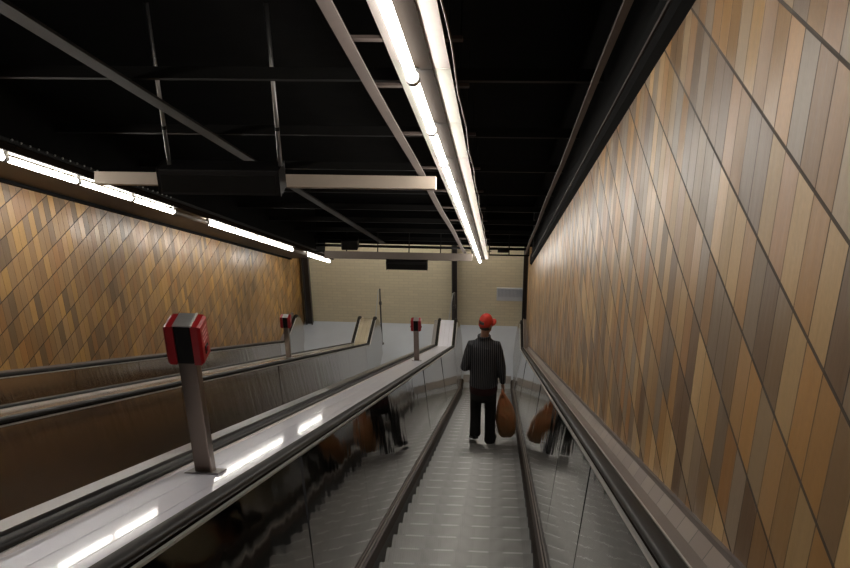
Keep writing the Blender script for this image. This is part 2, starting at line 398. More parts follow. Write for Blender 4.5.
def escalator(xl, xr, label, mp, wide_left=False, trim_l=.006, trim_r=.006, left_k=KT, steps=True):
    """xl, xr: inner edges of the two handrails"""
    xc = (xl + xr) / 2; 
    t = thing('escalator', P(xc, SK, NOSE), label, 'escalator', None)
    hw = .555
    # steps down the slope, then three level ones sliding under the comb
    k = 0; s = SPH + STEP * math.ceil((U0 - SPH) / STEP) + STEP
    while s < SK - .1:
        o = linkme('step', STEP_ME, None, t); o.location = P(xc, s, NOSE); k += 1
        o.matrix_parent_inverse = Matrix.Translation(t.location).inverted()
        s += STEP
    yy = P(0, s - STEP, NOSE).y; zz = P(0, s - STEP, NOSE).z
    for q in range(1, 3):
        yy += STEP * CA; zz = max(zz - (.19 if q == 1 else .1), .004)
        o = linkme('step', STEP_ME, None, t); o.location = (xc, yy, zz); o.matrix_parent_inverse = Matrix.Translation(t.location).inverted()
    bm = bmesh.new(); add_box(bm, (xc, yy + .16, .004), 1.1, .30, .012)
    for i in range(52): add_box(bm, (xc - .54 + i * .0208, yy + .0, .010), .008, .05, .012)
    newobj('comb_plate', bm, m_deck2, t)
    for sg, xe in ((-1, xl), (1, xr)):
        xb = xc + sg * (hw + .035)                       # foot of the leaning panel
        kb, kt = .115, KT - .03
        # panels, with narrow joints
        js = [U0 + 2.02 * i for i in range(50) if U0 + 2.02 * i < SK - 1.6] + [SK - 1.0]
        for i, (a, b) in enumerate(zip(js, js[1:])):
            rr = random.Random(i * 7 + int(xe * 100)); tw = rr.uniform(-.006, .006)
            sweep('balustrade_panel', [(xb, kb), (xe + tw, kt), (xe + sg * .02, kt), (xb + sg * .02, kb)], mp, t, a + .0012, b - .0012)
        # newel: panel sheet with rounded end
        bm = bmesh.new(); cols = [(f, kb, kt) for f in frames(js[-1] + .003, UEND)]
        f = cols[-1][0]; rad = .39
        for i in range(1, 10):
            a = math.pi / 2 * i / 9; dy = rad * math.sin(a); hh = rad * math.cos(a)
            cols.append(((f[0] + dy, f[1], 1, 0), max(kt - rad - hh, kb) if False else kt - rad - hh, kt - rad + hh))
        rings = []
        for f, k0, k1 in cols:
            def X(k): return xb + (xe - xb) * (k - kb) / (kt - kb)
            rings.append([at_frame(f, X(k0), k0), at_frame(f, X((k0 + k1) / 2), (k0 + k1) / 2), at_frame(f, X(k1), k1), at_frame(f, X(k1) + sg * .05, k1), at_frame(f, X(k0) + sg * .05, k0)])
        add_loft(bm, rings); newobj('newel_panel', bm, m_newel, t)
        # bright trim along the panel head
        tw_ = trim_l if sg < 0 else trim_r
        sweep('trim_rail', [(xe - sg * tw_ * .5, kt + .004), (xe - sg * tw_ * .5, kt + (.014 if tw_ < .1 else .062)), (xe + sg * .012, kt + (.014 if tw_ < .1 else .062)), (xe + sg * .012, kt + .004)], m_trim if tw_ < .1 else m_deck2, t)
        # handrail: rubber band with a guide below it
        bm = bmesh.new(); sweep_pts(bm, newel_path(xe + sg * .043, KT + .006), rail_prof(.066, .034)); newobj('handrail', bm, m_rubber, t, True)
        bm = bmesh.new(); sweep_pts(bm, newel_path(xe + sg * .043, KT - .018), [(-.022, -.014), (.022, -.014), (.022, .012), (-.022, .012)]); newobj('handrail_guide', bm, m_chan, t)
        # skirt plate and its brush strip
        sweep('skirt_plate', [(xc + sg * (hw + .002), -.25), (xc + sg * (hw + .002), .10), (xc + sg * (hw + .03), .10), (xc + sg * (hw + .03), -.25)], m_skirt, t, U0, UEND - 1.0)
        sweep('brush_strip', [(xb, .128), (xb - sg * .0, .100), (xc + sg * (hw - .012), .06), (xc + sg * (hw - .022), .078), (xc + sg * (hw - .0), .128)], m_track, t, U0, UEND - 1.0)
        sweep('strip_edge', [(xb - sg * .002, .126), (xb - sg * .002, .136), (xb - sg * .012, .136), (xb - sg * .012, .126)], m_channel2, t, U0, UEND - 1.0)
    return t
E1 = (-.985, .463); E2 = (-2.90, -1.455); E3 = (-4.79, -3.345)
e1 = escalator(*E1, 'steel escalator beside the right wood-tiled wall, carrying the man in the red cap', m_panel)
e2 = escalator(*E2, 'middle steel escalator, between the two decks that carry red-topped posts', m_panel2, trim_r=.13)
e3 = escalator(*E3, 'farthest steel escalator, running along the left wood-tiled wall', m_panel2)

# decks between the balustrades
DT = math.tan(math.radians(1.4))
def deck(xl, xr, label, joints, md):
    t = thing('escalator_deck', P((xl + xr) / 2, SK, NOSE + KT), label, 'escalator deck')
    path = [at_frame(f, 0, KT - .012) for f in frames(U0, UEND)]
    e = path[-1]
    for i in range(1, 9):
        a = math.pi * i / 9; path.append(Vector((0, e.y + .37 * math.sin(a), e.z - .37 + .37 * math.cos(a))))
    w = xr - xl; xm = (xl + xr) / 2
    cuts = [xl, xl + w * .36, xl + w * .72, xr]
    for a, b in zip(cuts, cuts[1:]):
        bm = bmesh.new(); sweep_pts(bm, [p + Vector(((a + b) / 2, 0, 0)) for p in path], [(-(b - a) / 2 + .0015, -.02), ((b - a) / 2 - .0015, -.02), ((b - a) / 2 - .0015, DT * (xm - b)), (-(b - a) / 2 + .0015, DT * (xm - a))])
        newobj('deck_plate', bm, md, t)
    # side fillers that close the hollow under the deck
    bm = bmesh.new(); sweep_pts(bm, [p + Vector((xm, 0, -.03)) for p in path[:-8]], [(-w / 2 - .08, -.05), (w / 2 + .08, -.05), (w / 2 + .08, -.02), (-w / 2 - .08, -.02)]); newobj('deck_bed', bm, m_dark, t)
    for xq in (xl, xr):
        bm = bmesh.new(); sweep_pts(bm, [p + Vector((xq, 0, 0)) for p in path[:-8]], [(-.004, -.02), (.004, -.02), (.004, .016), (-.004, .016)]); newobj('edge_trim', bm, m_trim, t)
    if False:
        s = 1.3
        while s < 12:
            bm = bmesh.new(); sbox(bm, xl + .004, xr - .10, s, s + .045, NOSE + KT - .013, NOSE + KT - .0105); newobj('cover_strip', bm, m_deck2, t); s += .62
    return t
dk1 = deck(E2[1] + .082, E1[0] - .082, 'bright satin steel deck carrying the large red-topped post at left', True, m_deck)
dk2 = deck(E3[1] + .082, E2[0] - .082, 'narrow steel deck carrying the small far post near the left wall', False, m_deckfar)
t = thing('escalator_deck', P(.59, SK, NOSE + KT), 'brown metal ledge between the right handrail and the wood-tiled wall', 'escalator deck')
bm = bmesh.new(); add_loft(bm, [[at_frame(f, x, k) for x, k in ((E1[1] + .08, KT - .03), (.615, KT - .03), (.615, KT - .006), (E1[1] + .08, KT - .006))] for f in frames(U0, UEND + .2)]); newobj('deck_plate', bm, m_ledge, t)
bm = bmesh.new(); add_loft(bm, [[at_frame(f, x, k) for x, k in ((E1[1] + .079, KT - .03), (E1[1] + .086, KT - .03), (E1[1] + .086, KT + .014), (E1[1] + .079, KT + .014))] for f in frames(U0, UEND + .2)]); newobj('edge_trim', bm, m_trim, t)
t = thing('escalator_deck', P(-4.9, SK, NOSE + KT), 'thin dark ledge between the far handrail and the left wall', 'escalator deck')
bm = bmesh.new(); add_loft(bm, [[at_frame(f, x, k) for x, k in ((XL + .002, KT - .03), (E3[0] - .094, KT - .03), (E3[0] - .094, KT + .0), (XL + .002, KT + .03))] for f in frames(U0, UEND + .2)]); newobj('deck_plate', bm, m_mould, t)

# ------------------------------------------------------------------ emergency stop posts
def stop_post(x, s, label, hgt=.745):
    b0 = P(x, s, NOSE + KT - .011)
    t = thing('emergency_stop_post', b0, label, 'emergency stop post', None)
    bm = bmesh.new(); add_box(bm, b0 + Vector((0, 0, hgt / 2 - .02)), .075, .06, hgt, None, .005); newobj('post', bm, m_post, t)
    bm = bmesh.new(); sbox(bm, x - .075, x + .075, s - .07, s + .07, NOSE + KT - .012, NOSE + KT - .004, .003); newobj('base_plate', bm, m_deck2, t)
    top = b0 + Vector((0, 0, hgt))
    bm = bmesh.new(); add_box(bm, top + Vector((0, .01, -.075)), .068, .10, .175, None, .005); newobj('core_box', bm, m_dark, t)
    bm = bmesh.new(); add_box(bm, top + Vector((0, .01, .015)), .072, .104, .006, None, .002); newobj('top_plate', bm, m_postcap, t)
    bm = bmesh.new(); add_box(bm, top + Vector((.038, .01, .016)), .008, .106, .007); newobj('edge_strip', bm, m_blade, t)
    for sg in (-1, 1):
        bm = bmesh.new()
        # housing that widens at its outer face
        x0, x1 = sg * .036, sg * .076
        rings = [[top + Vector((x0, y, z)) for y, z in ((-.042, .014), (.062, .014), (.062, -.165), (-.042, -.165))],
                 [top + Vector((x1 - sg * .012, y, z)) for y, z in ((-.042, .012), (.062, .012), (.062, -.165), (-.042, -.165))],
                 [top + Vector((x1, y, z)) for y, z in ((-.034, .004), (.054, .004), (.054, -.156), (-.034, -.156))]]
        add_loft(bm, rings); hs = newobj('red_housing', bm, m_red, t)
        bm = bmesh.new(); add_box(bm, top + Vector((x1, .010, -.115)), .008, .036, .036, None, .003); newobj('button_recess', bm, m_blackpl, hs)
        bm = bmesh.new(); add_tube(bm, [top + Vector((x1, .010, -.115)), top + Vector((x1 + sg * .010, .010, -.115))], .011, 14); newobj('push_button', bm, m_red, hs)
        bm = bmesh.new()
        for q in range(4): add_box(bm, top + Vector((x1, .010, -.02 - q * .018)), .003, .06 - .01 * (q % 2), .007)
        newobj('lettering', bm, simple('pale pink lettering', (.6, .25, .25), .5), hs)
    return t
stop_post(-1.262, 4.32, 'large red-topped steel emergency stop post on the bright deck, nearest of the posts')
stop_post(-3.16, 15.0, 'small dark red-topped post on the narrow deck near the left wall', .71)
stop_post(-1.245, 15.25, 'small red-topped post on the near deck, seen against the blue-grey landing', .71)

# ------------------------------------------------------------------ lights
ORD = ['first', 'second', 'third', 'fourth', 'fifth', 'sixth', 'seventh', 'eighth', 'ninth', 'tenth', 'eleventh', 'twelfth', 'thirteenth', 'fourteenth', 'fifteenth']
PITCH = 1.385; HL = 1.15
def slope_tube(bm, x, s0, s1, h, r, n=14):
    add_tube(bm, [P(x, s0, h), P(x, s1, h)], r, n)
def centre_fitting(s0, label, group, m_w):
    s1 = s0 + PITCH
    t = thing('fluorescent_fitting', P(-.40, s0, HL + .12), label, 'ceiling light', group)
    bm = bmesh.new(); prism_s(bm, [(-.565, HL + .105), (-.482, HL + .045), (-.482, HL + .052), (-.565, HL + .112)], s0 + .004, s1 - .004); newobj('reflector_wing', bm, m_w, t)
    bm = bmesh.new(); prism_s(bm, [(-.352, HL + .048), (-.268, HL + .0455), (-.268, HL + .0525), (-.352, HL + .055)], s0 + .004, s1 - .004); newobj('reflector_wing', bm, m_w, t)
    bm = bmesh.new(); prism_s(bm, [(-.482, HL + .05), (-.415, HL + .05), (-.415, HL + .11), (-.482, HL + .11)], s0 + .004, s1 - .004); newobj('lamp_tray', bm, m_chan, t)
    bm = bmesh.new(); prism_s(bm, [(-.415, HL + .042), (-.352, HL + .042), (-.352, HL + .11), (-.415, HL + .11)], s0 + .004, s1 - .004); newobj('gear_channel', bm, m_chan, t)
    bm = bmesh.new(); slope_tube(bm, -.452, s0 + .05, s1 - .02, HL, .025); newobj('lamp_tube', bm, m_tube, t, True)
    for a, b in ((s0 + .02, s0 + .05), (s1 - .02, s1 - .004)):
        bm = bmesh.new(); slope_tube(bm, -.452, a, b, HL, .034); sbox(bm, -.462, -.442, a, b, HL, HL + .06); newobj('lamp_holder', bm, m_holder, t)
    return t
cs = 4.83 - PITCH + .02
for i in range(-3, 13):
    s0 = cs + i * PITCH
    if i < 0: lab, gr = 'fluorescent fitting of the centre row above the top of the picture', 'centre row fittings above the picture'
    else: lab, gr = f'lit fluorescent ceiling fitting with pale wings, {ORD[i]} of the centre row counting from the viewer', 'centre row of fluorescent fittings'
    centre_fitting(s0, lab, gr, m_white if i % 3 else m_white2)
def left_fitting(s0, label, group, lit=True):
    s1 = s0 + PITCH
    t = thing('fluorescent_fitting', P(-3.92, s0, HL + .12), label, 'ceiling light', group)
    bm = bmesh.new(); prism_s(bm, [(-3.875, HL + .055), (-4.02, HL + .065), (-4.02, HL + .08), (-3.875, HL + .07)], s0 + .004, s1 - .004); newobj('reflector', bm, m_white if lit else m_soffit, t)
    bm = bmesh.new(); prism_s(bm, [(-3.845, HL + .04), (-3.875, HL + .04), (-3.875, HL + .10), (-3.845, HL + .10)], s0 + .004, s1 - .004); newobj('gear_channel', bm, m_chan, t)
    bm = bmesh.new(); slope_tube(bm, -3.94, s0 + .05, s1 - .03, HL - .0, .024); newobj('lamp_tube', bm, m_tube if lit else m_dead, t, True)
    for a, b in ((s0 + .02, s0 + .05), (s1 - .03, s1 - .008)):
        bm = bmesh.new(); slope_tube(bm, -3.94, a, b, HL, .027); sbox(bm, -3.95, -3.93, a, b, HL, HL + .06); newobj('lamp_holder', bm, m_holder, t)
    return t
ls = 7.64; k = 0
for i in range(-3, 11):
    s0 = ls + i * PITCH
    if i < 0: left_fitting(s0, 'fluorescent fitting of the left row beyond the picture edge', 'left row fittings beyond the picture')
    elif i == 3: left_fitting(s0, 'unlit fluorescent fitting, the dark gap in the left row', None, False)
    elif i == 8: left_fitting(s0, 'unlit fluorescent fitting near the far end of the left row', None, False)
    else:
        left_fitting(s0, f'lit fluorescent fitting above the left wall, {ORD[k]} lit one of the left row', 'left row of fluorescent fittings'); k += 1
# bolt studs along the black rail over the left lights
t = thing('stud_rail', P(-3.86, 10, 1.36), 'dark rail studded with small bright bolts above the left lights', 'rail')
bm = bmesh.new(); prism_s(bm, [(-3.90, 1.255), (-3.84, 1.255), (-3.84, 1.285), (-3.90, 1.285)], S0, 21); newobj('rail_body', bm, m_dark, t)
s = 7.55
for q in range(26):
    bm = bmesh.new(); bmesh.ops.create_icosphere(bm, subdivisions=2, radius=.010, matrix=Matrix.Translation(P(-3.832, s, 1.278))); newobj('bolt', bm, m_postcap, t, True); s += .152

# ------------------------------------------------------------------ ceiling steelwork
def bar(name, x, h, s0, s1, w, th, m, label, cat='ceiling bar', wob=0, tilt=0):
    bm = bmesh.new(); n = 24; rings = []
    for i in range(n + 1):
        s = s0 + (s1 - s0) * i / n; dx = wob * math.sin(i * .9) 
        rings.append([P(x + dx + a, s, h + b) for a, b in ((-w / 2, -tilt), (w / 2, tilt), (w / 2, th + tilt), (-w / 2, th - tilt))])
    add_loft(bm, rings); return tag(newobj(name, bm, m), label, cat)
bar('ceiling_bar', -2.52, 1.48, 1, 21.2, .11, .02, m_bargrey, 'grey flat bar crossing the dark ceiling diagonally at upper left')
bar('ceiling_bar', -.70, 1.185, 1, 21.2, .044, .012, m_bar, 'pinkish brown flat bar just left of the centre light row', wob=.006, tilt=.012)
bar('ceiling_bar', .49, 1.28, 1, 21.2, .035, .02, m_bar, 'thin brown bar in the dark ceiling near the right wall', wob=.004)
# cable looped beside the centre fittings
bm = bmesh.new(); pts = [P(-.238 + .006 * math.sin(i * 1.1), 2 + i * .32, 1.16 - .012 * (math.sin(i * math.pi / 2.15) ** 2)) for i in range(58)]
add_tube(bm, pts, .004, 6); tag(newobj('cable', bm, m_channel2, None, True), 'thin cable running along the right edge of the centre lights', 'cable')
# brackets over the centre row
BR = [4.6, 5.55, 7.05, 8.7, 10.3, 11.9, 13.5, 15.1, 16.7, 18.3, 19.9]
for i, s in enumerate(BR):
    t = thing('light_bracket', P(-.41, s, 1.282), f'short metal cross bracket over the centre lights, {ORD[i]} from the viewer', 'bracket', 'brackets over the centre lights')
    bm = bmesh.new(); sbox(bm, -.77, -.20, s - .03, s + .03, 1.266, 1.282); newobj('cross_strap', bm, m_bar, t)
    bm = bmesh.new()
    for x in (-.5, -.32): add_tube(bm, [P(x, s, 1.282), P(x, s, 2.3)], .006, 6)
    newobj('hanger_rod', bm, m_dark, t)
# dark cross beams in the void
s = 4.45; i = 0
while s < 21:
    bm = bmesh.new(); sbox(bm, XL + .02, XR - .02, s - .03, s + .03, 1.52, 1.60)
    tag(newobj('cross_beam', bm, m_dark), f'dark steel cross beam in the ceiling void, {ORD[i]} from the viewer', 'beam', 'dark cross beams in the ceiling void')
    s += 2.05; i += 1
# wiring channels from the left row to the centre row, with the hanging sign boxes
def wiring_channel(s, label, m, x0, x1, b=1.065):
    bm = bmesh.new(); sbox(bm, x0, x1, s - .05, s + .05, b, 1.17, .004)
    sbox(bm, x0, x1, s - .06, s + .06, 1.165, 1.172)
    return tag(newobj('wiring_channel', bm, m), label, 'channel')
wiring_channel(8.55, 'cream metal channel crossing to the centre lights, partly hidden by the large black box', m_channel, -3.56, -.57)
wiring_channel(19.2, 'brown-grey channel crossing the end of the hall below the pipes', m_channel2, -3.40, -.55, 1.03)
def sign_box(x0, x1, s, h, hh, dd, label, rods):
    c = P((x0 + x1) / 2, s, h)
    t = thing('hanging_sign_box', c, label, 'sign box')
    bm = bmesh.new(); add_box(bm, c, x1 - x0, dd, hh, None, .008); newobj('housing', bm, m_signbox, t)
    bm = bmesh.new(); add_box(bm, c + Vector((0, -dd / 2 - .004, -.01)), x1 - x0 - .05, .008, hh - .07, None, .002); newobj('face_panel', bm, m_dark, t)
    for sg in (-1, 1):
        bm = bmesh.new(); add_box(bm, c + Vector((sg * ((x1 - x0) / 2 + .004), 0, 0)), .01, dd + .01, hh + .01, None, .002); newobj('end_cap', bm, m_dark, t)
    for x in rods:
        b = Vector((x, c.y, c.z + hh / 2)); zt = slope_z(c.y, 2.3)
        bm = bmesh.new(); add_tube(bm, [b, Vector((x, c.y, zt))], .017, 10); r = newobj('hanger_rod', bm, m_rod, t, True)
        bm = bmesh.new(); add_tube(bm, [b + Vector((0, 0, .30)), b + Vector((0, 0, .33))], .020, 10); newobj('rod_coupler', bm, m_dark, r)
    return t
sign_box(-2.79, -1.80, 8.05, 1.075, .22, .22, 'large black sign box hung on two rods from the dark ceiling', (-2.72, -1.80))
sign_box(-2.17, -1.40, 19.0, .93, .17, .12, 'small black sign box hung under the far channel before the brick wall', ())
# pipes before the end wall
def truss(x0, x1, s, h, label):
    t = thing('pipe_rack', P((x0 + x1) / 2, s, h), label, 'pipe')
    bm = bmesh.new(); add_tube(bm, [P(x0, s, h), P(x1, s, h)], .03, 8); newobj('pipe', bm, m_dark, t, True)
    bm = bmesh.new(); add_tube(bm, [P(x0, s, h - .13), P(x1, s, h - .13)], .018, 8); newobj('pipe', bm, m_dark, t, True)
    n = max(2, int((x1 - x0) / .6))
    for i in range(n + 1):
        x = x0 + (x1 - x0) * i / n
        bm = bmesh.new(); add_tube(bm, [P(x, s, h - .14), P(x, s, h + .35)], .012, 6); newobj('pipe_hanger', bm, m_dark, t)
    return t
truss(-3.85, -.6, 20.6, 1.375, 'dark pipes on hangers across the end of the hall, left of the centre lights')
truss(-.25, .56, 20.6, 1.375, 'short dark pipes between the centre lights and the right wall')
bm = bmesh.new(); p = P(-3.1, 20.4, 1.42); add_box(bm, p, .34, .25, .22, None, .02); tag(newobj('junction_box', bm, m_signbox), 'black junction box among the pipes at the far left end', 'box')
bm = bmesh.new(); p = P(.04, 20.45, 1.335); add_tube(bm, [p - Vector((.12, 0, 0)), p + Vector((.12, 0, 0))], .05, 12); tag(newobj('loudspeaker_horn', bm, m_signbox, None, True), 'small black cylinder on the pipes right of the centre lights', 'fixture')

# ------------------------------------------------------------------ landing
for i, x in enumerate((-4.0, -2.75, -1.5, -.25)):  # added fittings, out of sight, to brighten the brick end wall
    t = thing('fluorescent_fitting', (x, YE - 1.3, 3.17), 'added unseen fluorescent fitting behind the black bulkhead, lighting the brick end wall', 'ceiling light', 'added landing lights, unseen behind the bulkhead')
    bm = bmesh.new(); add_box(bm, (x, YE - 1.03, 3.15), .12, 1.1, .05); newobj('gear_tray', bm, m_holder, t)
    bm = bmesh.new(); add_tube(bm, [(x, YE - 1.55, 3.08), (x, YE - .5, 3.08)], .042, 12); newobj('lamp_tube', bm, m_tube, t, True)
    bm = bmesh.new()
    for y in (YE - 1.57, YE - .48): add_box(bm, (x, y, 3.10), .04, .03, .08)
    newobj('lamp_holder', bm, m_holder, t)
def column(x, w, label, top=2.95):
    bm = bmesh.new(); y = YE - .12
    for dx, ww, dd in ((0, w, .03), ): pass
    add_box(bm, (x - w / 2 + .012, y, top / 2), .024, .16, top); add_box(bm, (x + w / 2 - .012, y, top / 2), .024, .16, top); add_box(bm, (x, y, top / 2), w - .04, .03, top)
    return tag(newobj('steel_column', bm, m_col), label, 'column')
column(-4.80, .16, 'dark steel column in the corner at the left end of the brick wall')
column(-1.13, .13, 'dark steel column dividing the brick end wall')
column(.60, .12, 'dark steel column at the right end of the brick wall')
t = thing('vent_grille', (.31, YE - .01, .6), 'pale grey vent grille on the brick wall beside the right column', 'vent')
def vent():
    bm = bmesh.new(); add_box(bm, (.235, YE - .012, 0.915), .66, .03, .36, None, .004); newobj('vent_frame', bm, m_plaque, t)
    bm = bmesh.new()
    for i in range(18): add_box(bm, (-.05 + i * .0335, YE - .03, 0.965), .016, .012, .22)
    newobj('vent_slats', bm, simple('vent slat grey', (.34, .37, .42), .5), t)
vent()
def sign_stand(x, y, zt, label):
    t = thing('sign_stand', (x, y, 0), label, 'sign stand')
    bm = bmesh.new(); add_tube(bm, [(x, y, 0), (x, y, .02)], .05, 20); newobj('base', bm, m_col, t)
    bm = bmesh.new(); add_tube(bm, [(x, y, .02), (x, y, zt)], .02, 10); add_tube(bm, [(x, y, zt * .72), (x, y, zt * .77)], .035, 10); newobj('pole', bm, m_col, t, True)
    bm = bmesh.new(); add_loft(bm, [[Vector((x - .025, y - .01, zt - .02)), Vector((x - .045, y - .01, zt - .02)), Vector((x - .045, y + .01, zt - .02)), Vector((x - .025, y + .01, zt - .02))], [Vector((x - .13, y - .01, .62)), Vector((x - .16, y - .01, .62)), Vector((x - .16, y + .01, .62)), Vector((x - .13, y + .01, .62))]]); newobj('blade', bm, m_blade, t)
sign_stand(-2.86, YK + 1.98, 1.53, 'thin dark pole with a pale slanted blade behind the middle newel')
sign_stand(-1.09, YK + 1.98, 1.47, 'thin dark pole with a pale blade before the middle column')

# ------------------------------------------------------------------ the man and his bag
m_skin = simple('weathered skin', (.32, .17, .11), .5, vary=.15, scale=20)
m_cap = simple('red cap cloth', (.55, .035, .02), .75, vary=.1, scale=30)
m_hair = simple('short dark grey hair', (.05, .04, .035), .8, vary=.3, scale=60)
m_trous = simple('dark trousers', (.012, .011, .010), .85, vary=.3, scale=12, bump=.004, bscale=18)
m_hem = simple('dark maroon knit', (.030, .006, .006), .9, vary=.2, scale=30)
m_shoe = simple('black shoe', (.010, .010, .010), .5)
m_eye = simple('eye', (.5, .48, .45), .2)
def shirt_mat():
    m, t, b = mat('dark shirt with thin pale stripes'); setp(b, rough=.85)
    tc = t.nodes.new('ShaderNodeTexCoord'); sp = t.nodes.new('ShaderNodeSeparateXYZ'); t.links.new(tc.outputs['Object'], sp.inputs[0])
    nz = t.nodes.new('ShaderNodeTexNoise'); nz.inputs['Scale'].default_value = 7; t.links.new(tc.outputs['Object'], nz.inputs[0])
    a = M(t, 'ADD', sp.outputs['X'], M(t, 'MULTIPLY', nz.outputs['Fac'], .012))
    fr = M(t, 'FRACT', M(t, 'DIVIDE', a, .0275))
    st = M(t, 'LESS_THAN', fr, .22)
    mx = t.nodes.new('ShaderNodeMix'); mx.data_type = 'RGBA'; t.links.new(st, mx.inputs['Factor'])
    mx.inputs['A'].default_value = (.012, .013, .018, 1); mx.inputs['B'].default_value = (.16, .16, .17, 1)
    t.links.new(mx.outputs['Result'], b.inputs['Base Color'])
    n2 = t.nodes.new('ShaderNodeTexNoise'); n2.inputs['Scale'].default_value = 14; t.links.new(tc.outputs['Object'], n2.inputs[0])
    bp = t.nodes.new('ShaderNodeBump'); bp.inputs['Distance'].default_value = .01; t.links.new(n2.outputs['Fac'], bp.inputs['Height']); t.links.new(bp.outputs[0], b.inputs['Normal'])
    return m
m_shirt = shirt_mat()
def bag_mat():
    m, t, b = mat('creased orange brown carrier bag'); setp(b, rough=.45)
    tc = t.nodes.new('ShaderNodeTexCoord'); sp = t.nodes.new('ShaderNodeSeparateXYZ'); t.links.new(tc.outputs['Object'], sp.inputs[0])
    nz = t.nodes.new('ShaderNodeTexNoise'); nz.inputs['Scale'].default_value = 9; nz.inputs['Detail'].default_value = 3; t.links.new(tc.outputs['Object'], nz.inputs[0])
    rp = t.nodes.new('ShaderNodeValToRGB'); e = rp.color_ramp.elements
    e[0].position = .3; e[0].color = (.40, .20, .085, 1); e[1].position = .7; e[1].color = (.55, .17, .065, 1)
    q = M(t, 'ADD', M(t, 'MULTIPLY', nz.outputs['Fac'], .7), M(t, 'MULTIPLY', M(t, 'SUBTRACT', sp.outputs['Z'], .3), .5))
    t.links.new(q, rp.inputs[0]); t.links.new(rp.outputs[0], b.inputs['Base Color'])
    bp = t.nodes.new('ShaderNodeBump'); bp.inputs['Distance'].default_value = .02; t.links.new(nz.outputs['Fac'], bp.inputs['Height']); t.links.new(bp.outputs[0], b.inputs['Normal'])
    return m
m_bag = bag_mat()

KN = 15
mp0 = P(-.215, SPH + STEP * round((7.087 - SPH) / STEP) + STEP * KN, NOSE)
MAN = Vector((mp0.x + .012, mp0.y + .2 + .115, mp0.z - STEP * SA + .001))
def ering(c, rx, ry, n=20, tilt=0):
    return [Vector((c[0] + rx * math.cos(2 * math.pi * i / n), c[1] + ry * math.sin(2 * math.pi * i / n), c[2] + tilt * ry * math.sin(2 * math.pi * i / n))) for i in range(n)]
def ell(bm, c, r, rot=None):
    mt = Matrix.Translation(c) @ (rot.to_4x4() if rot else Matrix.Identity(4)) @ Matrix.Diagonal((*r, 1))
    bmesh.ops.create_icosphere(bm, subdivisions=3, radius=1, matrix=mt)
def fused(name, bm, m, parent, voxel, smooth=6):
    """join overlapping closed shapes into one continuous skin"""
    bmesh.ops.recalc_face_normals(bm, faces=bm.faces)
    me = bpy.data.meshes.new(name + '_raw'); bm.to_mesh(me); bm.free()
    tmp = bpy.data.objects.new(name + '_raw', me); C.objects.link(tmp)
    r = tmp.modifiers.new('r', 'REMESH'); r.mode = 'VOXEL'; r.voxel_size = voxel
    s = tmp.modifiers.new('s', 'SMOOTH'); s.iterations = smooth; s.factor = .5
    dg = bpy.context.evaluated_depsgraph_get(); dg.update()
    out = bpy.data.meshes.new_from_object(tmp.evaluated_get(dg)); out.name = name
    bpy.data.objects.remove(tmp); bpy.data.meshes.remove(me)
    o = bpy.data.objects.new(name, out); C.objects.link(o); out.materials.clear(); out.materials.append(m)
    for p in out.polygons: p.use_smooth = True
    o.parent = parent
    return o
def local(name, bm, m, parent, smooth=True):
    bmesh.ops.recalc_face_normals(bm, faces=bm.faces)
    me = bpy.data.meshes.new(name); bm.to_mesh(me); bm.free()
    o = bpy.data.objects.new(name, me); C.objects.link(o); me.materials.append(m); o.parent = parent
    if smooth:
        for p in me.polygons: p.use_smooth = True
    return o
man = thing('person', MAN, 'man seen from behind in red cap and striped dark shirt, riding the right escalator', 'person')
HC = Vector((.022, .035, 1.628)); HR = Matrix.Rotation(math.radians(-42), 3, 'Z')
def H(v): return HC + HR @ Vector(v)
SH = {-1: Vector((-.178, 0, 1.375)), 1: Vector((.178, 0, 1.375))}
EL = {-1: Vector((-.268, -.035, 1.085)), 1: Vector((.252, -.025, 1.10))}
WR = {-1: Vector((-.19, .20, 1.03)), 1: Vector((.275, .035, .845))}
ANK = {-1: Vector((-.112, -.02, .175)), 1: Vector((.105, -.03, .085))}
KNE = {-1: Vector((-.108, .10, .50)), 1: Vector((.105, .035, .47))}
FP = {-1: math.radians(27), 1: 0}
HIP = {-1: Vector((-.09, 0, .88)), 1: Vector((.09, 0, .88))}
def mix(a, b, t): return a + (b - a) * t
bm = bmesh.new()
# torso, neck, head
add_loft(bm, [ering((0, 0, z), rx, ry) for z, rx, ry in ((.80, .13, .09), (.88, .165, .11), (1.0, .155, .105), (1.15, .155, .105), (1.28, .175, .112), (1.38, .17, .10), (1.43, .12, .08), (1.46, .06, .06))])
add_tube(bm, [(0, .0, 1.42), (.008, .012, 1.50), (.016, .025, 1.58)], [.062, .056, .06], 16)
ell(bm, H((0, 0, .008)), (.076, .096, .112), HR)
ell(bm, H((0, .03, -.055)), (.056, .066, .062), HR)                       # jaw
add_tube(bm, [H((0, .085, .03)), H((0, .104, -.005)), H((0, .112, -.022)), H((0, .092, -.03))], [.010, .013, .016, .008], 10)   # nose
for sx in (-.028, .028): ell(bm, H((sx, .078, .030)), (.022, .016, .010), HR)      # brows
ell(bm, H((0, .088, -.058)), (.025, .011, .006), HR); ell(bm, H((0, .086, -.069)), (.021, .011, .006), HR)   # lips
for sx in (-1, 1): ell(bm, H((sx * .078, -.005, .0)), (.010, .022, .034), HR)      # ears
